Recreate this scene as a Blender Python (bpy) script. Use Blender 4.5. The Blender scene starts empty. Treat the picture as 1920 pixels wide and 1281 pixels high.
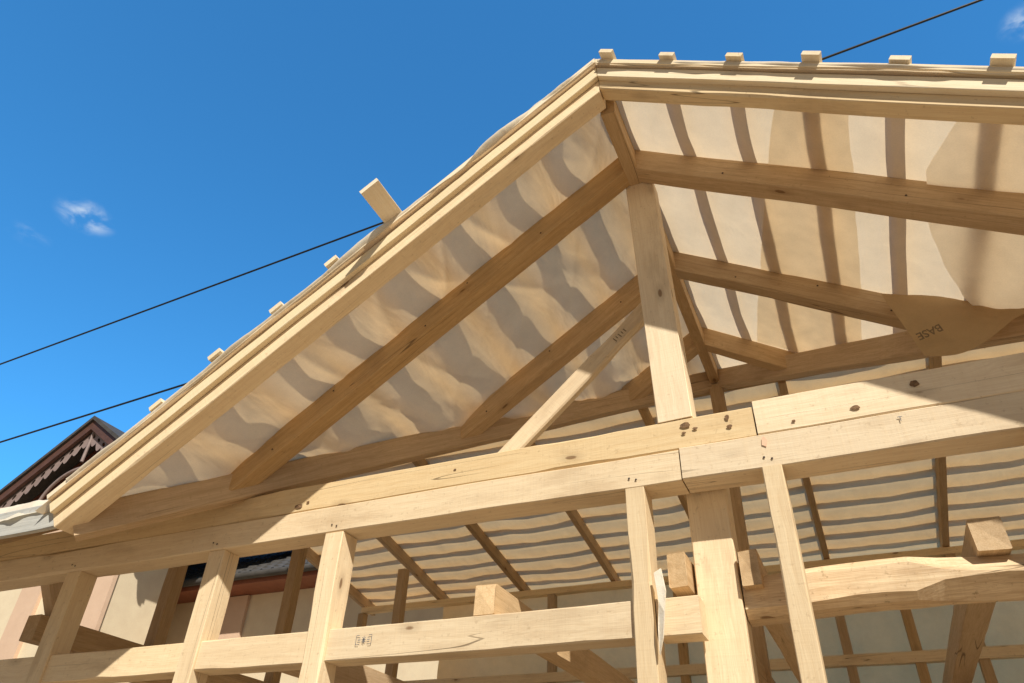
import bpy, math, random
from mathutils import Vector, Matrix, noise
random.seed(7)
EYE=1.6
scene=bpy.context.scene
col=scene.collection

# ------------------------------------------------------------------ node helpers
class NT:
    def __init__(s,nt): s.nt=nt
    def n(s,t,**kw):
        nd=s.nt.nodes.new(t)
        for k,v in kw.items(): setattr(nd,k,v)
        return nd
    def l(s,a,b): s.nt.links.new(a,b)
    def math(s,op,a,b=None,c=None,clamp=False):
        nd=s.n('ShaderNodeMath',operation=op); nd.use_clamp=clamp
        for i,v in enumerate((a,b,c)):
            if v is None: continue
            if hasattr(v,'links'): s.l(v,nd.inputs[i])
            else: nd.inputs[i].default_value=v
        return nd.outputs[0]
    def vmath(s,op,a,b):
        nd=s.n('ShaderNodeVectorMath',operation=op)
        for i,v in enumerate((a,b)):
            if hasattr(v,'links'): s.l(v,nd.inputs[i])
            else: nd.inputs[i].default_value=v
        return nd
    def noise(s,vec,scale,detail=3,rough=.5,dist=0):
        nd=s.n('ShaderNodeTexNoise'); s.l(vec,nd.inputs['Vector'])
        nd.inputs['Scale'].default_value=scale; nd.inputs['Detail'].default_value=detail
        nd.inputs['Roughness'].default_value=rough; nd.inputs['Distortion'].default_value=dist
        return nd.outputs[0]
    def maprange(s,v,a,b,c,d,smooth=False):
        nd=s.n('ShaderNodeMapRange'); s.l(v,nd.inputs[0])
        if smooth: nd.interpolation_type='SMOOTHSTEP'
        for i,x in zip((1,2,3,4),(a,b,c,d)): nd.inputs[i].default_value=x
        return nd.outputs[0]
    def mix(s,f,a,b,mode='MIX'):
        nd=s.n('ShaderNodeMix',data_type='RGBA',blend_type=mode)
        if hasattr(f,'links'): s.l(f,nd.inputs[0])
        else: nd.inputs[0].default_value=f
        for i,v in ((6,a),(7,b)):
            if hasattr(v,'links'): s.l(v,nd.inputs[i])
            else: nd.inputs[i].default_value=(*v,1)
        return nd.outputs[2]
def newmat(name):
    m=bpy.data.materials.new(name); m.use_nodes=True; m.node_tree.nodes.clear()
    t=NT(m.node_tree); out=t.n('ShaderNodeOutputMaterial'); return m,t,out

def wood_mat(name,light,dark,tone=(.80,1.06),knot=1.0,dirt=.32,crack=.9,rough=.7):
    m,t,out=newmat(name)
    tc=t.n('ShaderNodeTexCoord'); oi=t.n('ShaderNodeObjectInfo')
    off=t.math('MULTIPLY',oi.outputs['Random'],57.3)
    cb=t.n('ShaderNodeCombineXYZ')
    for i in range(3): t.l(off,cb.inputs[i])
    v=t.vmath('ADD',tc.outputs['Object'],cb.outputs[0]).outputs[0]
    warp=t.noise(t.vmath('MULTIPLY',v,(1.3,4,4)).outputs[0],1.5,2)
    wv=t.n('ShaderNodeCombineXYZ'); w2=t.math('MULTIPLY',warp,.07)
    t.l(w2,wv.inputs[1]); t.l(w2,wv.inputs[2])
    vw=t.vmath('ADD',v,wv.outputs[0]).outputs[0]
    g1=t.noise(t.vmath('MULTIPLY',vw,(.8,28,28)).outputs[0],1.6,4,.6)
    g2=t.noise(t.vmath('MULTIPLY',vw,(3,160,160)).outputs[0],1.5,3,.6)
    g=t.math('ADD',t.math('MULTIPLY',g1,.45),t.math('MULTIPLY',g2,.55))
    gf=t.maprange(g,.30,.70,0,1,True)
    c=t.mix(gf,dark,light)
    tone_v=t.maprange(oi.outputs['Random'],0,1,tone[0],tone[1])
    hs=t.n('ShaderNodeHueSaturation'); t.l(c,hs.inputs['Color']); t.l(tone_v,hs.inputs['Value'])
    r2=t.math('FRACT',t.math('MULTIPLY',oi.outputs['Random'],13.7))
    t.l(t.maprange(r2,0,1,.80,1.10),hs.inputs['Saturation'])
    c=hs.outputs[0]
    b=t.noise(t.vmath('MULTIPLY',v,(1.2,4,4)).outputs[0],1.3,5,.66)
    bf=t.maprange(b,.5,.72,0,dirt,True)
    c=t.mix(bf,c,(.36,.23,.125))
    sm=t.noise(t.vmath('MULTIPLY',v,(90,2,2)).outputs[0],1.0,2,.5)
    c=t.mix(t.maprange(sm,.5,.7,0,.14),c,dark)
    b2=t.noise(v,45,3,.6)
    c=t.mix(t.maprange(b2,.6,.75,0,.3*dirt/.35,True),c,(.28,.17,.08))
    vo=t.n('ShaderNodeTexVoronoi'); t.l(t.vmath('MULTIPLY',vw,(2.6,6.5,6.5)).outputs[0],vo.inputs['Vector']); vo.inputs['Scale'].default_value=1
    sep=t.n('ShaderNodeSeparateColor'); t.l(vo.outputs['Color'],sep.inputs[0])
    keep=t.math('GREATER_THAN',sep.outputs[0],1-.5*knot)
    kd=t.maprange(vo.outputs['Distance'],.05,.10,1,0,True)
    kd2=t.maprange(vo.outputs['Distance'],.08,.24,.28,0,True)
    kk=t.math('MULTIPLY',t.math('MAXIMUM',kd,kd2),keep)
    c=t.mix(t.math('MULTIPLY',kk,.8),c,(.17,.08,.03))
    cn=t.noise(t.vmath('MULTIPLY',v,(.5,15,15)).outputs[0],1.0,1,.4)
    ca=t.math('ABSOLUTE',t.math('SUBTRACT',cn,.5))
    cm=t.noise(t.vmath('MULTIPLY',v,(.9,3,3)).outputs[0],1.1,1)
    cf=t.math('MULTIPLY',t.maprange(ca,.002,.007,1,0),t.maprange(cm,.54,.61,0,.75*crack))
    c=t.mix(cf,c,(.10,.055,.025))
    bs=t.n('ShaderNodeBsdfPrincipled'); t.l(c,bs.inputs['Base Color']); bs.inputs['Roughness'].default_value=rough
    bs.inputs['Specular IOR Level'].default_value=.2
    hgt=t.math('ADD',t.math('MULTIPLY',sm,.3),t.math('SUBTRACT',t.math('MULTIPLY',g,.6),t.math('ADD',t.math('MULTIPLY',cf,1.2),t.math('MULTIPLY',kk,.25))))
    bp=t.n('ShaderNodeBump'); bp.inputs['Strength'].default_value=.5; bp.inputs['Distance'].default_value=.005
    t.l(hgt,bp.inputs['Height']); t.l(bp.outputs[0],bs.inputs['Normal'])
    t.l(bs.outputs[0],out.inputs[0]); return m

WOOD=wood_mat('pine_wood',(.93,.75,.49),(.80,.60,.36),tone=(.86,1.06))
WOODP=wood_mat('fresh_pine_board',(.94,.81,.59),(.86,.70,.46),dirt=.12,knot=.5,crack=.4,tone=(.92,1.05))
WOODD=wood_mat('shaded_pine_wood',(.65,.46,.265),(.48,.315,.16),dirt=.38)  # darker copy of the pine; interior shade is put into its colour
WOODM=wood_mat('sawn_pine_end',(.74,.54,.32),(.56,.38,.20),dirt=.4)
BARK=wood_mat('peeled_log',(.93,.72,.44),(.64,.42,.21),dirt=.6)
GREYW=wood_mat('white_primed_board',(.64,.64,.60),(.48,.48,.45),dirt=.4,knot=.3)

def membrane_mat(name,base=(.72,.61,.46),trans=(.88,.74,.54),f=.5,bump=1.0):
    m,t,out=newmat(name)
    tc=t.n('ShaderNodeTexCoord'); v=tc.outputs['Object']
    fine=t.noise(v,160,4,.7); mid=t.noise(v,3.0,5,.6,.6); spots=t.noise(v,14,3,.6)
    k=t.math('ADD',t.maprange(fine,.3,.7,.94,1.03),t.math('ADD',t.maprange(mid,.3,.7,-.07,.04),t.maprange(spots,.35,.7,.01,-.03)))
    kc=t.n('ShaderNodeCombineColor')
    for i in range(3): t.l(k,kc.inputs[i])
    cb=t.mix(1,base,kc.outputs[0],'MULTIPLY'); ct=t.mix(1,trans,kc.outputs[0],'MULTIPLY')
    d=t.n('ShaderNodeBsdfDiffuse'); tr=t.n('ShaderNodeBsdfTranslucent'); t.l(cb,d.inputs[0]); t.l(ct,tr.inputs[0])
    wr=t.noise(t.vmath('MULTIPLY',v,(4,1.3,4)).outputs[0],1.3,3,.5,.5)
    cr=t.noise(v,22,2,.5,.5)
    hh=t.math('ADD',t.math('MULTIPLY',wr,1.0),t.math('MULTIPLY',cr,.03))
    bp=t.n('ShaderNodeBump'); bp.inputs['Strength'].default_value=.5*bump; bp.inputs['Distance'].default_value=.03
    t.l(hh,bp.inputs['Height']); t.l(bp.outputs[0],d.inputs['Normal']); t.l(bp.outputs[0],tr.inputs['Normal'])
    mx=t.n('ShaderNodeMixShader'); mx.inputs[0].default_value=f
    t.l(d.outputs[0],mx.inputs[1]); t.l(tr.outputs[0],mx.inputs[2]); t.l(mx.outputs[0],out.inputs[0]); return m
MEMB=membrane_mat('roofing_membrane',(.76,.63,.47),(.93,.78,.56),.45,1.3)
MEME=membrane_mat('pale_membrane_edge',(.88,.80,.66),(.90,.78,.58),.25,1.0)
MEMW=membrane_mat('warm_roofing_membrane',(.93,.78,.60),(.97,.73,.43),.34,1.3)
MEMR=membrane_mat('rear_roofing_membrane',(.86,.69,.48),(.96,.70,.38),.36)
MEMO=membrane_mat('sun_blocking_membrane',(.62,.52,.40),(.60,.46,.30),.10)  # unseen front slopes, made nearly opaque to keep the wall plate in shadow
MEML=membrane_mat('lapped_membrane',(.74,.63,.48),(.97,.88,.73),.85,.9)
MEMG=membrane_mat('lapped_grey_membrane',(.74,.67,.57),(.97,.91,.81),.80,1.3)
MEMD=membrane_mat('brown_membrane',(.58,.43,.26),(.68,.50,.29),.5,1.6)

def plain_mat(name,c1,c2,scale=6,rough=.7,bump=.2,metal=0):
    m,t,out=newmat(name)
    tc=t.n('ShaderNodeTexCoord'); v=tc.outputs['Object']
    a=t.noise(v,scale,6,.6); b=t.noise(v,scale*12,3,.6)
    f=t.math('ADD',t.math('MULTIPLY',a,.7),t.math('MULTIPLY',b,.3))
    c=t.mix(t.maprange(f,.35,.65,0,1),c1,c2)
    bs=t.n('ShaderNodeBsdfPrincipled'); t.l(c,bs.inputs['Base Color']); bs.inputs['Roughness'].default_value=rough; bs.inputs['Metallic'].default_value=metal
    bp=t.n('ShaderNodeBump'); bp.inputs['Strength'].default_value=bump; bp.inputs['Distance'].default_value=.02; t.l(f,bp.inputs['Height']); t.l(bp.outputs[0],bs.inputs['Normal'])
    t.l(bs.outputs[0],out.inputs[0]); return m
GROUND=plain_mat('sandy_ground',(.34,.25,.155),(.25,.18,.11),.8,.9,.5)
PLASTER=plain_mat('cream_plaster',(.80,.69,.50),(.72,.60,.43),4,.85,.2)
PINK=plain_mat('pink_plaster',(.72,.52,.38),(.66,.47,.34),4,.85,.2)
DARKROOF=plain_mat('dark_roof_sheet',(.085,.078,.072),(.045,.042,.04),8,.75,.2)
REDW=plain_mat('red_brown_paint',(.22,.07,.04),(.15,.045,.025),8,.6,.2)
MAUVE=plain_mat('greyish_trim_paint',(.34,.26,.245),(.24,.18,.17),8,.6,.2)
DBROWN=plain_mat('dark_brown_board',(.13,.06,.045),(.08,.04,.03),8,.6,.2)
ORANGE=plain_mat('brown_soffit',(.30,.10,.05),(.22,.07,.035),8,.6,.2)
CABLE=plain_mat('black_cable_rubber',(.012,.012,.012),(.02,.02,.02),20,.5,.1)
INK=plain_mat('blue_ink',(.14,.16,.20),(.30,.27,.25),60,.9,0)
BLACKINK=plain_mat('faded_black_ink',(.15,.105,.065),(.30,.22,.13),60,.9,0)
PINKINK=plain_mat('pink_crayon',(.82,.50,.36),(.84,.60,.42),60,.9,0)
WHITEP=plain_mat('white_splinter_wood',(.90,.84,.72),(.82,.73,.58),20,.7,.3)
KNOT=plain_mat('dark_knot_wood',(.13,.07,.035),(.34,.20,.10),70,.8,.6)
NAILM=plain_mat('rusty_nail',(.05,.03,.02),(.10,.06,.04),70,.7,.2)

# ------------------------------------------------------------------ object helpers
def empty(name,loc,label,cat):
    e=bpy.data.objects.new(name,None); e.location=loc; e.empty_display_size=.3; col.objects.link(e)
    e['label']=label; e['category']=cat; return e
def put(o,parent=None,label=None):
    col.objects.link(o)
    if parent is not None:
        o.parent=parent; o.matrix_parent_inverse=Matrix.Translation(-parent.location)
    if label: o['label']=label
    return o
def mesh_obj(name,verts,faces,mat,parent=None,label=None,smooth=False,mw=None):
    me=bpy.data.meshes.new(name); me.from_pydata([tuple(v) for v in verts],[],faces); me.update()
    if mat: me.materials.append(mat)
    if smooth:
        for p in me.polygons: p.use_smooth=True
    o=bpy.data.objects.new(name,me)
    if mw is not None: o.matrix_world=mw; 
    return put(o,parent,label)

HF=empty('timber_house_frame',(-.6,4,0),'unfinished timber house frame with open gable and roofing membrane','house')

def beam(name,p0,p1,w,h,mat=None,up=(0,0,1),parent=HF,cham=.0035,wob=.0025,label=None,cut=0.0,cut2=0.0,rough_end=0.0):
    """square-sawn timber between two centre-line points; cut = slope of the mitre at the ends"""
    mat=mat or WOOD
    p0=Vector(p0)+Vector((0,0,EYE)); p1=Vector(p1)+Vector((0,0,EYE))
    d=p1-p0; L=d.length; ex=d.normalized(); ez=Vector(up); ez=(ez-ex*ez.dot(ex)).normalized(); ey=ez.cross(ex)
    n=max(2,int(L/.10)); vs=[]; fs=[]
    seed=random.uniform(0,100)
    for i in range(n+1):
        x=-L/2+L*i/n
        oy=(noise.noise(Vector((x*1.3,seed,0)))*wob*2); oz=(noise.noise(Vector((x*1.3,seed,9)))*wob*2)
        c=cham*(1+.8*noise.noise(Vector((x*3,seed,4))))
        if noise.noise(Vector((x*1.6,seed,44)))>.30: c*=2.4
        hw=w/2*(1+.014*noise.noise(Vector((x*2,seed,14)))); hh=h/2*(1+.014*noise.noise(Vector((x*2,seed,24))))
        for a,b in ((-hw+c,-hh),(hw-c,-hh),(hw,-hh+c),(hw,hh-c),(hw-c,hh),(-hw+c,hh),(-hw,hh-c),(-hw,-hh+c)):
            xx=x+(cut*b if i==0 else 0)+(cut2*b if i==n else 0)+(rough_end*random.uniform(-1,1) if i in (0,n) else 0)
            vs.append((xx,a+oy,b+oz))
    for i in range(n):
        for k in range(8):
            a=i*8+k; b=i*8+(k+1)%8
            fs.append((a,a+8,b+8,b))
    fs.append(tuple(range(0,8))); fs.append(tuple(range(n*8+7,n*8-1,-1)))
    M=Matrix((ex,ey,ez)).transposed().to_4x4(); M.translation=(p0+p1)/2
    return mesh_obj(name,vs,fs,mat,parent,label,mw=M)

# ------------------------------------------------------------------ geometry constants
RX=-.59; ZR=3.2
SL={-1:.67,1:.648}
CAd={k:1/math.sqrt(1+s*s) for k,s in SL.items()}; SAd={k:SL[k]*CAd[k] for k in SL}
S=.67
def side(sg):
    s_,c_,a_=SL[sg],CAd[sg],SAd[sg]
    def P(dx,y,off=0): return Vector((RX+sg*dx+sg*a_*off, y, ZR-s_*dx+c_*off))
    return P
def yv(dx): return 5.14-dx
UP={1:(SAd[1],0,CAd[1]),-1:(-SAd[-1],0,CAd[-1])}
ends={1:2.95,-1:2.9}
def sloped(name,sg,dmax,y,off,w,h,mat,gap=.0015,label=None,cham=.0035):
    P=side(sg)
    return beam(name,P(-SAd[sg]*off+gap,y,off),P(dmax,y,off),w,h,mat,UP[sg],cut=-SL[sg],label=label,cham=cham)
for sg in (-1,1):
    y0,w0,h0=(2.205,.11,.135) if sg<0 else (2.19,.08,.115)
    sloped('rafter',sg,ends[sg],y0,.14-h0/2,w0,h0,WOOD)
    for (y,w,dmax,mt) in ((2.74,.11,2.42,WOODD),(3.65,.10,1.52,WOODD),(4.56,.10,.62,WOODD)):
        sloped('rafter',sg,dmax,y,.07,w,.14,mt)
    sloped('barge_board',sg,ends[sg]-.012,2.134,.110,.030,.062,WOODP,cham=.0015)
    for y,w in ((2.140,.085),(2.74,.05),(3.65,.05),(4.56,.05)):
        dm=min(ends[sg]-.02,yv(0)-y)
        sloped('counter_batten',sg,dm,y,.168,w,.030,WOODP,cham=.0015)
# roof battens
for k in range(11):
    x=-.516+.294*k; dx=x-RX-SAd[1]*.2
    if dx>2.85: break
    y1=max(yv(dx)+.03,2.4)
    beam('batten',side(1)(dx,2.07+random.uniform(-.02,.015),.196),side(1)(dx,y1,.196),.078,.024,WOODP,UP[1],cham=.0015)
for x in (-3.005,-2.675,-2.352,-2.045,-1.72,-1.40,-1.085,-.80):
    dx=RX-x-SAd[-1]*.205
    y1=max(yv(dx)+.03,2.4); yf=2.085+random.uniform(-.015,.01)
    if x==-1.72: yf=1.87
    if x>-1.6: yf=2.12
    w=.078 if x!=-1.72 else .11
    beam('batten',side(-1)(dx,yf,.198),side(-1)(dx,y1,.198),w,.028,WOODP,UP[-1],cham=.0015)
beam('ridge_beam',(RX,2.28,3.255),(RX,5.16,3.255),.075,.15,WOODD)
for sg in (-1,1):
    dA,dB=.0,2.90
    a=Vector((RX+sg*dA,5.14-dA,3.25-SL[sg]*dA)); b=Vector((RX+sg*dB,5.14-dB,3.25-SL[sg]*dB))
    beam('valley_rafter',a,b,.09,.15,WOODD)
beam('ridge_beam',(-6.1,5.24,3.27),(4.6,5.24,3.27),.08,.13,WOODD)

# ------------------------------------------------------------------ membranes
def sheet(name,fn,nu,nv,mat,label=None,parent=HF):
    vs=[];fs=[]
    for i in range(nu+1):
        for j in range(nv+1):
            p=fn(i/nu,j/nv); vs.append((p[0],p[1],p[2]+EYE))
    for i in range(nu):
        for j in range(nv):
            a=i*(nv+1)+j; fs.append((a,a+1,a+nv+2,a+nv+1))
    return mesh_obj(name,vs,fs,mat,parent,label,smooth=True)
RY=[2.21,2.74,3.65,4.56,5.2]
def sag(y):
    for a,b in zip(RY,RY[1:]):
        if a<=y<=b: return math.sin(math.pi*(y-a)/(b-a))**.8
    return 0
def fbm(x,y,z=0,o=3):
    s=0;a=1
    for i in range(o): s+=a*noise.noise(Vector((x,y,z+i*7))); a*=.5; x*=2.05;y*=2.05
    return s
def mdisp(sg,amp,dx,y):
    s=sag(y)
    d=-amp*s*(.35+.65*abs(fbm(dx*1.4+y*.3,y*.6,sg,2)))
    r=1-abs(fbm(dx*2.6+.9*y,y*.55-.4*dx,3+sg,2))*2.0
    d-=amp*.45*s*max(0,r)**2
    if sg<0:
        d+=.008*fbm(dx*4.5-1.6*y,y*1.8,2,2)*s
        r2=1-abs(fbm(dx*3.0-1.7*y,y*.8+dx*.4,21,1))*3.0
        d-=.010*s*max(0,r2)**2
    else: d+=.005*fbm(dx*6,y*3,2,3)*s
    return d
def gable_membrane(sg,amp):
    P=side(sg)
    def f(u,v):
        dx=-SAd[sg]*.146+.001+3.03*u
        yf=2.10+.02*fbm(dx*3.1,sg*5)
        ye=max(yv(dx)+.05,yf+.12)
        y=yf+(ye-yf)*v
        d=mdisp(sg,amp,dx,y)
        if sg<0:
            d-=.08*max(0,1-(yv(dx)-y)/.5)*max(0,min(1,(y-2.4)/.5))*(.5+fbm(dx*3,y*2,9))*(1 if dx>.4 else 0)
        return P(dx,y,.146+d)
    sheet('roof_membrane',f,240,180,MEMW if sg<0 else MEMB,'wrinkled cream roofing membrane sagging between the rafters' if sg<0 else 'sunlit cream roofing membrane showing batten shadows')
gable_membrane(-1,.042)
gable_membrane(1,.022)
def verge(sg):
    P=side(sg)
    def f(u,v):
        dx=-SAd[sg]*.15+.004+(2.85)*u
        A=(.40+.95*max(0,1-abs(dx-.6)/.8)) if sg<0 else .25
        h=.150+.032*v+A*v*(.040*fbm(dx*2.2,4,sg,4)+.008*fbm(dx*12,4,sg,2))
        y=2.108-(.028 if sg<0 else .02)*math.sin(v*2.6)*(.7+fbm(dx*3,9,sg,2))
        return P(dx,y,h)
    sheet('membrane_edge',f,240,8,MEME,'loose ragged membrane edge along the verge')
verge(-1); verge(1)
def lap(poly_l,poly_r,y0,y1,off,name,label,mat,droop=0):
    P=side(1)
    def ip(t,ys,xs):
        for i in range(len(ys)-1):
            if t<=ys[i+1]: 
                k=(t-ys[i])/(ys[i+1]-ys[i]); return xs[i]+(xs[i+1]-xs[i])*k
        return xs[-1]
    def f(u,v):
        y=y0+(y1-y0)*v
        xl=ip(y,poly_l[0],poly_l[1])+.005*fbm(y*4,off*50); xr=ip(y,poly_r[0],poly_r[1])+.006*fbm(y*4,off*90)
        x=xl+(xr-xl)*u
        d=mdisp(1,.022,x-RX,y)
        dr=droop*v*v*(1-u*.5)*(1+.5*fbm(x*3,y*3))
        if droop:
            q=math.sin(x*9-y*4+1.2*fbm(x*1.2,y*1.2,4,1)); dr+=.016*max(0,q)**2*min(1,v*1.6)
        return P(x-RX,y,.146-off+d-dr)
    sheet(name,f,80,110,mat,label)
lap(([2.3,2.8,3.55,4.5],[.123,.02,-.11,-.26]),([2.3,4.2,4.5],[.397,.37,.2]),2.28,4.5,.004,'membrane_overlap','doubled darker strip of roofing membrane',MEML)
lap(([2.28,2.60,2.9,3.2,3.42,3.58,3.66],[.76,.655,.665,.73,.81,.90,1.15]),([2.3,3.7],[1.85,1.5]),2.28,3.66,.008,'membrane_overlap','loose greyish sheet of lapped membrane with a curved edge',MEMG,.05)

def flap(u,v):
    xt=.53+.95*u; zt=2.57-.60*u*.62
    xb=.60+.80*u; zb=2.05+.02*u+.18*u*u-.03*math.sin(u*9)
    x=xt+(xb-xt)*v; z=zt+(zb-zt)*v
    k=max(0,(u-.22))*1.6
    y=3.52-.14*v+.03*fbm(x*5,z*5,1)*(.3+k)+.045*math.sin(u*16+v*2.5)*v*k+.02*math.sin(u*7)*v
    return (x,y,z)
sheet('membrane_flap',flap,70,36,MEMD,'brown underside of membrane hanging down with printed lettering')

def text_obj(name,body,size,loc,right,upv,mat,parent,label=None,bold=0):
    cu=bpy.data.curves.new(name,'FONT'); cu.body=body; cu.size=size; cu.align_x='CENTER'; cu.align_y='CENTER'; cu.extrude=.0004; cu.offset=bold
    tmp=bpy.data.objects.new('tmp',cu); col.objects.link(tmp)
    bpy.context.view_layer.update()
    me=bpy.data.meshes.new_from_object(tmp.evaluated_get(bpy.context.evaluated_depsgraph_get()))
    bpy.data.objects.remove(tmp); me.materials.clear(); me.materials.append(mat)
    r=Vector(right).normalized(); u=Vector(upv); u=(u-r*u.dot(r)).normalized(); n=r.cross(u)
    M=Matrix((r,u,n)).transposed().to_4x4(); M.translation=Vector(loc)+Vector((0,0,EYE))
    o=bpy.data.objects.new(name,me); o.matrix_world=M; return put(o,parent,label)
text_obj('printed_lettering','BASE',.055,(.655,3.370,2.170),(-1,.0,-.28),(0,.2,-1),BLACKINK,HF,'faded upside-down black print reading BASE',.0010)

# ------------------------------------------------------------------ front wall
beam('wall_plate',(-6.2,2.875,1.537),(-.193,2.875,1.537),.15,.143,WOOD,cham=.005)
beam('wall_plate',(-.187,2.868,1.548),(4.6,2.868,1.548),.15,.16,WOOD,cham=.005)
beam('wall_plate',(-6.2,2.872,1.392),(-.523,2.872,1.392),.15,.142,WOOD,cham=.005)
beam('wall_plate',(-.517,2.868,1.392),(4.6,2.868,1.392),.155,.148,WOOD,cham=.005)
def disc(name,x,y,z,rx,rz,mat,label=None):
    s_=random.uniform(0,50); n=18; vs=[(x,y-.0012,z+EYE)]; 
    for i in range(n):
        a=2*math.pi*i/n; k=1+.3*noise.noise(Vector((math.cos(a)*1.5,math.sin(a)*1.5,s_)))
        vs.append((x+rx*k*math.cos(a),y,z+rz*k*math.sin(a)+EYE))
    mesh_obj(name,vs,[(0,1+i,1+(i+1)%n) for i in range(n)],mat,HF,label)
for x,z,y,rx,rz in ((-.481,1.572,2.796,.022,.013),(-.49,1.535,2.796,.010,.006),(-.44,1.548,2.796,.012,.006),(-.300,1.575,2.796,.010,.012),(-.295,1.530,2.796,.012,.008),(-2.556,1.495,2.796,.026,.013),(-2.50,1.51,2.796,.010,.007),
                    (.198,1.512,2.789,.018,.010),(.427,1.573,2.789,.017,.015),(-.04,1.50,2.789,.008,.006),(-1.62,1.55,2.796,.008,.006)):
    disc('timber_knot',x,y,z,rx,rz,KNOT)
for sg in (-1,1):
    P=side(sg)
    for y,dms in ((2.683,(.5,.9,1.25,1.7,2.1)),(3.598,(.4,.8,1.2))):
        for i,dx in enumerate(dms):
            p=P(dx+random.uniform(-.08,.08),y,.04+.06*(i%2)); disc('nail',p.x,p.y,p.z,.0055,.0055,NAILM)
for x in (-4.19,-3.08,-2.29,-.727,-.161):
    disc('nail',x+.01,2.7935 if x<-.6 else 2.7895,1.35,.005,.005,NAILM)
    disc('nail',x-.02,2.7935 if x<-.6 else 2.7895,1.36,.005,.005,NAILM)
def post(x0,x1,y0,y1,zt,zb=-1.6,mat=None,lean=0,label=None):
    return beam('post',((x0+x1)/2+lean,(y0+y1)/2,zb),((x0+x1)/2,(y0+y1)/2,zt),y1-y0,x1-x0,mat or WOOD,up=(1,0,0),label=label,wob=.004)
post(-4.25,-4.13,2.81,2.93,1.318)
post(-3.13,-3.02,2.81,2.93,1.318)
post(-2.345,-2.235,2.80,2.93,1.318)
post(-.768,-.685,2.80,2.93,1.318)
post(-.20,-.122,2.79,2.92,1.318)
post(.75,.85,2.80,2.93,1.318)
post(1.75,1.85,2.80,2.93,1.318)
post(-5.3,-5.2,2.81,2.93,1.318)
post(-.545,-.375,2.97,3.12,1.60,label='thick square centre post set behind the plates')
beam('king_post',(-.522,2.868,1.612),(-.572,2.868,3.2),.135,.155,WOOD,up=(1,0,0))
beam('brace',(-1.55,3.02,1.60),(-.62,3.02,2.46),.05,.10,WOOD,up=(-1,0,1),cham=.008)
for a,b in ((-6.2,-5.3),(-5.2,-4.25),(-4.13,-3.13),(-3.02,-2.345),(-2.235,-.768),(-.685,-.514)):
    beam('transom',(a+.002,2.885,.78),(b-.002,2.885,.78),.12,.142,WOOD)
vs=[];fs=[]
def stroke(x0,z0,x1,z1,w=.0030):
    d=Vector((x1-x0,0,z1-z0)).normalized(); nn=Vector((-d.z,0,d.x))*w/2; b=len(vs)
    for p,s in (((x0,z0),1),((x1,z1),1),((x1,z1),-1),((x0,z0),-1)):
        vs.append((-2.03+p[0]*.9+nn.x*s,2.8205,.79+p[1]*.9+nn.z*s+EYE))
    fs.append((b,b+1,b+2,b+3))
for q in (-1,1):
    stroke(q*.046,-.022,q*.046,.022); stroke(q*.046,.022,q*.028,.022); stroke(q*.046,-.022,q*.028,-.022)
    stroke(q*.036,0,q*.020,0,.004); stroke(q*.032,.010,q*.022,.010); stroke(q*.032,-.011,q*.022,-.011)
for a in (0,45,90,135):
    c_,s_=math.cos(math.radians(a))*.013,math.sin(math.radians(a))*.018; stroke(-c_,-s_,c_,s_)
mesh_obj('timber_stamp',vs,fs,INK,HF,'small boxed bluish grade stamp on the transom')
bd=Vector((.93,0,.86)).normalized(); bu=Vector((-.86,0,.93)).normalized()
bc=Vector((-.83,2.991,2.262))
for i,(o1,o2,l1) in enumerate(((0,-.02,.030),(.018,-.012,.02),(.036,-.022,.03),(.056,-.015,.02),(.075,-.02,.026))):
    a=bc+bd*o1+bu*o2; q=[a,a+bd*.005,a+bd*.007+bu*l1,a+bd*.001+bu*l1]
    mesh_obj('printed_mark',[(p.x,p.y,p.z+EYE) for p in q],[(0,1,2,3)],BLACKINK,HF,'faint dark printed stroke on the brace')
beam('joist',(-1.445,2.85,.922),(-1.445,7.9,.922),.10,.135,WOODM,rough_end=.008,cut=.12)
beam('joist',(-.598,2.88,.975),(-.598,7.9,.975),.075,.14,WOODM,rough_end=.006)
beam('joist',(-.325,2.94,.975),(-.325,7.9,.975),.075,.14,WOODM,rough_end=.006)
beam('joist',(.525,3.0,1.028),(.525,7.9,1.028),.11,.125,WOODM,rough_end=.008,cut=.1)
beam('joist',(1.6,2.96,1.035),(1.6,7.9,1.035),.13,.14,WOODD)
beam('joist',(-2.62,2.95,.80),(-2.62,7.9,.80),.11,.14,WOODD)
beam('joist',(-3.65,2.95,.80),(-3.65,7.9,.80),.11,.14,WOODD)
beam('log_beam',(-.37,3.08,.885),(4.5,3.08,.905),.17,.16,BARK,cham=.026,wob=.014,label='rough debarked log beam')
beam('floor_beam',(-4.6,5.4,.75),(4.5,5.4,.75),.15,.15,WOODD)
for x,y,zt in ((-.59,5.1,3.16),(1.7,5.2,3.15)):
    post(x-.05,x+.05,y-.05,y+.05,zt,mat=WOODD)
for x,y in ((-3.6,5.4),(-1.2,5.4),(.4,5.4)):
    post(x-.05,x+.05,y-.05,y+.05,.67,mat=WOODD)
beam('brace',(-1.25,5.3,-.6),(-.3,5.3,.66),.08,.10,WOODD,up=(-1,0,1))
beam('brace',(1.1,5.3,-.4),(.35,5.3,.66),.08,.10,WOODD,up=(1,0,1))
beam('side_beam',(-4.62,2.96,1.07),(-4.62,8.0,1.07),.12,.15,WOODD)
beam('side_beam',(-4.62,2.96,.72),(-4.62,8.0,.72),.12,.15,WOODD)
for y in (3.9,5.2,7.0):
    post(-4.67,-4.57,y-.05,y+.05,2.7 if y>5 else 2.2,mat=WOODD)
beam('brace',(-4.62,3.6,.4),(-4.62,2.98,1.35),.08,.10,WOODD,up=(0,1,1))
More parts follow.
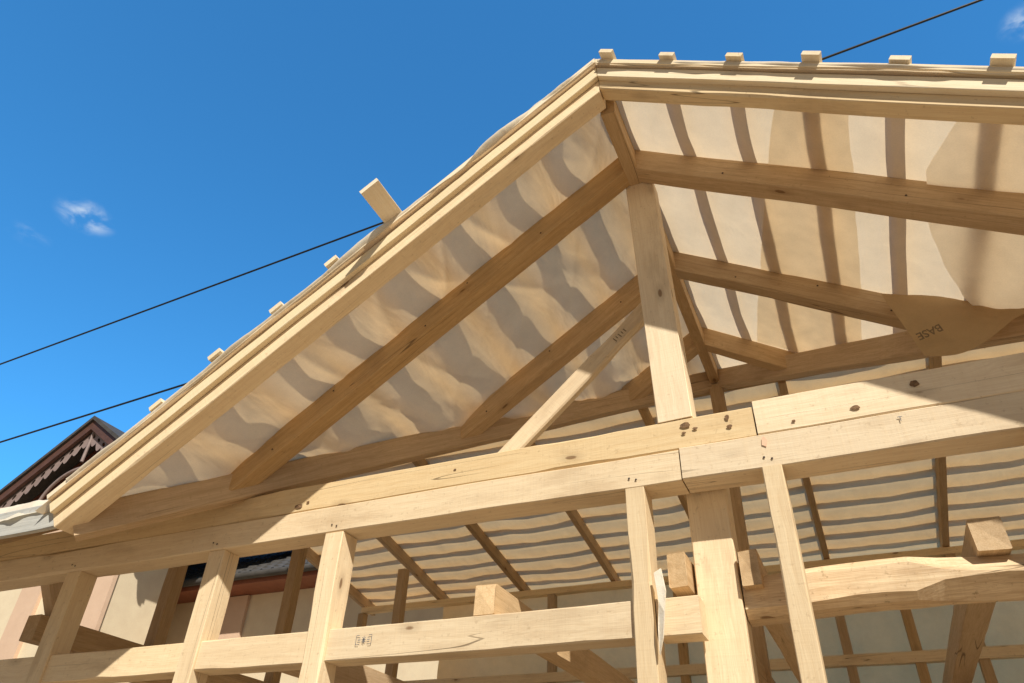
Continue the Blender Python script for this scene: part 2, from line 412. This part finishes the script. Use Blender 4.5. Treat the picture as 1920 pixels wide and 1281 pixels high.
vs=[(-.668,2.770,.935),(-.640,2.770,.95),(-.626,2.758,.86),(-.636,2.752,.78),(-.652,2.762,.69),(-.672,2.775,.635),(-.668,2.765,.72),(-.655,2.758,.82)]
sp=[(x,y,z+EYE) for x,y,z in vs]; sp+=[(x+.002,y+.008,z) for x,y,z in sp]
n=8; fs=[tuple(range(n-1,-1,-1)),tuple(range(n,2*n))]+[(i,(i+1)%n,(i+1)%n+n,i+n) for i in range(n)]
mesh_obj('wood_splinter',sp,fs,WHITEP,HF,'pale torn splinter hanging from the post')
text_obj('pencil_mark','T',.030,(.34,2.7875,1.43),(1,0,0),(0,0,1),INK,HF)
mesh_obj('crayon_mark',[(-.180,2.7885,1.415+EYE),(-.163,2.7885,1.405+EYE),(-.155,2.7885,1.43+EYE),(-.166,2.7885,1.452+EYE),(-.176,2.7885,1.445+EYE)],[(0,1,2,3,4)],PINKINK,HF,'faint pink crayon mark')

# ------------------------------------------------------------------ main roof (front eave and rear slope)
def zmain(y): return ZR-S*(5.14-y)
for x in (-4.35,-5.2,-6.0,2.6,3.5,4.4):
    beam('rafter',(x,2.2,zmain(2.2)+.07),(x,5.2,zmain(5.2)+.07),.06,.13,WOODD)
beam('fascia_board',(-6.3,2.17,1.335),(-3.50,2.17,1.335),.03,.14,GREYW,label='greyish white primed fascia board')
beam('fascia_board',(2.3,2.17,1.335),(4.6,2.17,1.335),.03,.14,GREYW)
def eave_l(u,v):
    x=-6.3+2.74*u; y=2.14+.14*v+.02*fbm(x*4,1); z=zmain(2.2)+.19+.09*v+.018*fbm(x*5,v*3)-(.07*(1-v) if v<.5 else 0)
    return (x,y,z)
sheet('membrane_edge',eave_l,80,12,MEME)
def mr_l(u,v):
    y=2.17+3.03*v; xr=RX-(5.14-y)+.03; x=-6.3+(xr+6.3)*u
    return (x,y,zmain(y)+.155+.008*fbm(x*2,y*2))
def mr_r(u,v):
    y=2.17+3.03*v; xl=RX+(5.14-y)-.03; x=xl+(4.7-xl)*u
    return (x,y,zmain(y)+.155+.008*fbm(x*2,y*2))
sheet('roof_membrane',mr_l,50,40,MEMO); sheet('roof_membrane',mr_r,50,40,MEMO)
def zb(y): return 4.136-.18*y
RRX=[-5.9,-4.75,-3.6,-2.43,-1.26,-.1,1.02,2.17,3.3,4.45]
for x in RRX:
    beam('rafter',(x,5.28,zb(5.28)+.06),(x,8.35,zb(8.35)+.06),.06,.12,WOODD)
    beam('counter_batten',(x,5.3,zb(5.3)+.150),(x,8.35,zb(8.35)+.150),.05,.03,WOOD)
def rear(u,v):
    x=-6.0+10.6*u; y=5.22+3.14*v
    k=(y-5.3)/.30+.12*fbm(x*.8,y*.6,5,2); s=math.sin(math.pi*(k%1))
    xs=abs(math.sin(math.pi*(x+5.9)/1.15))
    return (x,y,zb(y)+.128-.016*s*xs*(.5+abs(fbm(x*1.3,y,8)))-.018*xs*abs(fbm(x*1.2,y*1.0)))
sheet('roof_membrane',rear,200,220,MEMR,'cream membrane on the rear slope with striped batten shadows')
y=5.3
while y<8.3:
    j=random.uniform(-.02,.02)
    beam('batten',(-6.0,y+j,zb(y)+.178),(4.6,y+random.uniform(-.03,.03),zb(y)+.178),random.uniform(.065,.095),.022,WOOD,cham=.002,wob=.010); y+=random.uniform(.265,.31)
beam('wall_plate',(-5.9,8.1,zb(8.1)-.045),(4.6,8.1,zb(8.1)-.045),.10,.07,WOOD)
for x in (-5.9,-3.2,-1.7,-1.0,-.1,.5,1.02,2.17,2.9,3.6):
    post(x-.045,x+.045,8.05,8.15,zb(8.1)-.085,mat=WOODD)
beam('transom',(-5.9,8.08,1.68),(4.6,8.08,1.68),.08,.10,WOOD)
beam('transom',(-5.9,8.0,.9),(4.6,8.0,.9),.08,.12,WOODD)
def rw(u,v):
    x=-4.75+9.5*u; z=-1.5+4.22*v
    return (x,8.22+.03*fbm(x*1.5,z*1.5)+.015*fbm(x*5,z*2,7),z)
sheet('wall_membrane',rw,120,60,MEMR,'cream membrane stretched over the rear wall studs')
beam('sill_beam',(-6.2,2.87,-1.53),(4.6,2.87,-1.53),.16,.14,WOOD)

# ------------------------------------------------------------------ neighbour house with carved gable
def boxmesh(name,a,b,mat,parent,label=None):
    x0,y0,z0=a;x1,y1,z1=b
    v=[(x0,y0,z0),(x1,y0,z0),(x1,y1,z0),(x0,y1,z0),(x0,y0,z1),(x1,y0,z1),(x1,y1,z1),(x0,y1,z1)]
    v=[(p[0],p[1],p[2]+EYE) for p in v]
    return mesh_obj(name,v,[(0,3,2,1),(4,5,6,7),(0,1,5,4),(1,2,6,5),(2,3,7,6),(3,0,4,7)],mat,parent,label)
NH=empty('neighbour_house',(-11.45,9,0),'neighbouring plastered house with dark roof and carved brown gable','house')
AX=-11.45; AZ=6.15; HS=.66; HWD=2.1
boxmesh('wall',(-13.3,7.55,-EYE),(-10.25,8.6,4.65),PLASTER,NH)
boxmesh('pilaster',(-10.75,7.49,-EYE),(-10.20,7.56,4.6),PINK,NH,'pinkish plaster pilaster')
boxmesh('pilaster',(-12.3,7.49,-EYE),(-11.8,7.56,4.6),PINK,NH,'pinkish plaster pilaster')
v=[(AX-1.85,7.42,4.63),(AX+1.75,7.42,4.63),(AX+1.75,7.42,AZ-.15-1.75*HS),(AX,7.42,AZ-.15),(AX-1.85,7.42,AZ-.15-1.85*HS)]
mesh_obj('gable_panel',[(a,b,c+EYE) for a,b,c in v],[(0,1,2,3,4)],REDW,NH,'dark red boarded gable panel')
def slab(name,sg,o0,o1,y0,y1,L,mat):
    pts=[]
    for y in (y0,y1):
        for dx,o in ((0,o0),(L,o0),(L,o1),(0,o1)): pts.append((AX+sg*dx,y,AZ-HS*dx+o+EYE))
    mesh_obj(name,pts,[(0,1,2,3),(7,6,5,4),(0,4,5,1),(1,5,6,2),(2,6,7,3),(3,7,4,0)],mat,NH)
def tube(name,pts,r,mat,parent,label=None):
    cu=bpy.data.curves.new(name,'CURVE'); cu.dimensions='3D'; cu.bevel_depth=r; cu.bevel_resolution=2
    sp=cu.splines.new('POLY'); sp.points.add(len(pts)-1)
    for q,p in zip(sp.points,pts): q.co=(p[0],p[1],p[2]+EYE,1)
    tmp=bpy.data.objects.new('tmp',cu); col.objects.link(tmp); bpy.context.view_layer.update()
    me=bpy.data.meshes.new_from_object(tmp.evaluated_get(bpy.context.evaluated_depsgraph_get())); bpy.data.objects.remove(tmp)
    me.materials.clear(); me.materials.append(mat)
    o=bpy.data.objects.new(name,me); return put(o,parent,label)
for sg in(-1,1):
    slab('roof',sg,-.07,.0,6.93,11.5,HWD+.1,DARKROOF)
    slab('barge_board',sg,-.25,-.075,6.97,7.03,HWD+.05,DBROWN)
    vs=[];fs=[];N=168
    for i in range(N+1):
        dx=(HWD)*i/N; sc=.03+.10*abs(math.sin(i*math.pi/14)); z=AZ-HS*dx
        hole=.035*max(0,math.sin(i*math.pi/7))**.5
        zc=z-.33
        vs+= [(AX+sg*dx,7.05,z-.26+EYE),(AX+sg*dx,7.05,zc+hole+EYE),(AX+sg*dx,7.05,zc-hole+EYE),(AX+sg*dx,7.05,z-.38-sc+EYE)]
    for i in range(N):
        fs.append((4*i,4*i+1,4*i+5,4*i+4)); fs.append((4*i+2,4*i+3,4*i+7,4*i+6))
    mesh_obj('fretwork_trim',vs,fs,MAUVE,NH)
tube('carved_arch',[(AX+.66*1.2*math.cos(a*math.pi/24),7.10,AZ-1.6+.66*math.sin(a*math.pi/24)) for a in range(25)],.03,MAUVE,NH)
tube('carved_finial',[(AX,7.05,AZ-.2),(AX,7.05,AZ-.85)],.03,MAUVE,NH)
NB=empty('neighbour_outbuilding',(-7.5,11,0),'low cream outbuilding with black tiled roof and gutter','house')
boxmesh('wall',(-16,9.5,-EYE),(-4.2,12.5,3.55),PLASTER,NB)
boxmesh('pilaster',(-10.2,9.44,-EYE),(-9.3,9.5,3.54),PINK,NB,'pinkish plaster pilaster')
vs=[];fs=[];NXT=300;NYT=10
for i in range(NXT+1):
    for j in range(NYT*2+1):
        x=-16.2+12.2*i/NXT; row=j//2; up_=(j%2)
        y=8.95+ (row+up_*.98)*.32; z=3.74+(row+ (up_))*.32*.55 - (0.035*up_)
        vs.append((x,y,z+.03*math.sin(x*2*math.pi/.23)+EYE))
for i in range(NXT):
    for j in range(NYT*2):
        a=i*(NYT*2+1)+j; fs.append((a,a+NYT*2+1,a+NYT*2+2,a+1))
mesh_obj('tiled_roof',vs,fs,DARKROOF,NB,'black wavy roof tiles')
boxmesh('soffit',(-16.2,8.98,3.55),(-4,9.6,3.60),ORANGE,NB)
boxmesh('fascia',(-16.2,8.95,3.55),(-4,8.978,3.70),ORANGE,NB)
tube('gutter',[(-16.2,8.88,3.66),(-4,8.88,3.66)],.065,DARKROOF,NB)
for x in (-9.6,-8.0,-6.2):
    tube('gutter_bracket',[(x,8.99,3.78),(x,8.9,3.58),(x,8.80,3.66)],.012,DARKROOF,NB)

# ------------------------------------------------------------------ cables
def cable(name,a,b,sagv,label):
    a=Vector(a);b=Vector(b)
    pts=[]
    for i in range(61):
        t=i/60; p=a.lerp(b,t); p.z-=4*sagv*t*(1-t); pts.append(p)
    o=tube(name,pts,.020,CABLE,None); o['label']=label; o['category']='cable'; o['group']='overhead power cables'
cable('power_cable',(-45.0,8,8.05),(30,8,12.62),.22,'thin black overhead cable crossing the blue sky')
cable('power_cable',(-40.0,8,5.9),(8,8,8.4),.12,'thin black overhead cable behind the roof')

# ------------------------------------------------------------------ ground
me=bpy.data.meshes.new('ground'); R=600
me.from_pydata([(-R,-R,0),(R,-R,0),(R,R,0),(-R,R,0)],[],[(0,1,2,3)]); me.materials.append(GROUND)
g=bpy.data.objects.new('ground',me); col.objects.link(g); g['kind']='structure'; g['label']='bare sandy building site ground'; g['category']='ground'

# ------------------------------------------------------------------ light
sd=Vector((.52,-.65,.74)).normalized()
elev=math.asin(sd.z)
sun=bpy.data.lights.new('sun','SUN'); sun.energy=5.0; sun.angle=math.radians(.7); sun.color=(1,.93,.80)
so=bpy.data.objects.new('sun',sun); so.rotation_euler=(-sd).to_track_quat('-Z','Y').to_euler(); so.location=(5,-6,12); col.objects.link(so)
w=bpy.data.worlds.new('World'); scene.world=w; w.use_nodes=True; w.node_tree.nodes.clear(); t=NT(w.node_tree)
sky=t.n('ShaderNodeTexSky',sky_type='NISHITA'); sky.sun_disc=False; sky.sun_elevation=elev; sky.sun_rotation=math.atan2(sd.x,sd.y)
sky.air_density=1.0; sky.dust_density=.4; sky.ozone_density=1.2; sky.altitude=100
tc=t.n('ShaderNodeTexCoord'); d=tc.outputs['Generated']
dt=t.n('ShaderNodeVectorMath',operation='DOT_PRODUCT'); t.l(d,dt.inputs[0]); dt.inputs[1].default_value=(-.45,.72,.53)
in_view=t.maprange(dt.outputs['Value'],.0,.62,0,1,True)
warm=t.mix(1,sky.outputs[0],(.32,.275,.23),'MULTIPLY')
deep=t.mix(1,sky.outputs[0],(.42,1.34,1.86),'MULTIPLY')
tint=t.mix(in_view,warm,deep)  # blue deepened in view; unseen sky dimmed and warmed to hold ambient down
def cloud(dirv,rad,scale,seed,st=1):
    dv=t.vmath('SUBTRACT',d,dirv).outputs[0]
    ln=t.n('ShaderNodeVectorMath',operation='LENGTH'); t.l(t.vmath('MULTIPLY',dv,(1,1,2.0)).outputs[0],ln.inputs[0])
    fall=t.maprange(ln.outputs['Value'],0,rad,st,0,True)
    ns=t.noise(t.vmath('ADD',t.vmath('MULTIPLY',d,(1,1,2.2)).outputs[0],(seed,seed,seed)).outputs[0],scale,5,.55,.4)
    return t.math('MULTIPLY',t.maprange(ns,.38,.78,0,1,True),fall,clamp=True)
cm=t.math('ADD',cloud((-.7235,.330,.603),.040,28,1.3,1.15),cloud((.312,.592,.744),.035,30,4.2,1.0),clamp=True)
cm=t.math('ADD',cm,cloud((-.742,.330,.622),.026,36,7.7,.35),clamp=True)
cm=t.math('ADD',cm,cloud((-.770,.305,.567),.030,30,9.1,.22),clamp=True)
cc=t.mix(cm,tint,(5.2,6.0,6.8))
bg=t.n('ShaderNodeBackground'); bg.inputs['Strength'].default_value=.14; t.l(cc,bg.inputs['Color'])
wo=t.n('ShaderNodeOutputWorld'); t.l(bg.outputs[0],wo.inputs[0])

# ------------------------------------------------------------------ camera
cam=bpy.data.cameras.new('camera'); cam.lens=25.125; cam.sensor_width=36; cam.clip_end=3000; cam.clip_start=.05
co=bpy.data.objects.new('camera',cam); col.objects.link(co)
r=Vector((.9118,.4093,.0329)).normalized(); f=Vector((-.3488,.7294,.5884)).normalized(); u=r.cross(f).normalized()
M=Matrix((r,u,-f)).transposed().to_4x4(); M.translation=(0,0,EYE); co.matrix_world=M
scene.camera=co
scene.view_settings.view_transform='Standard'; scene.view_settings.look='None'; scene.view_settings.exposure=0
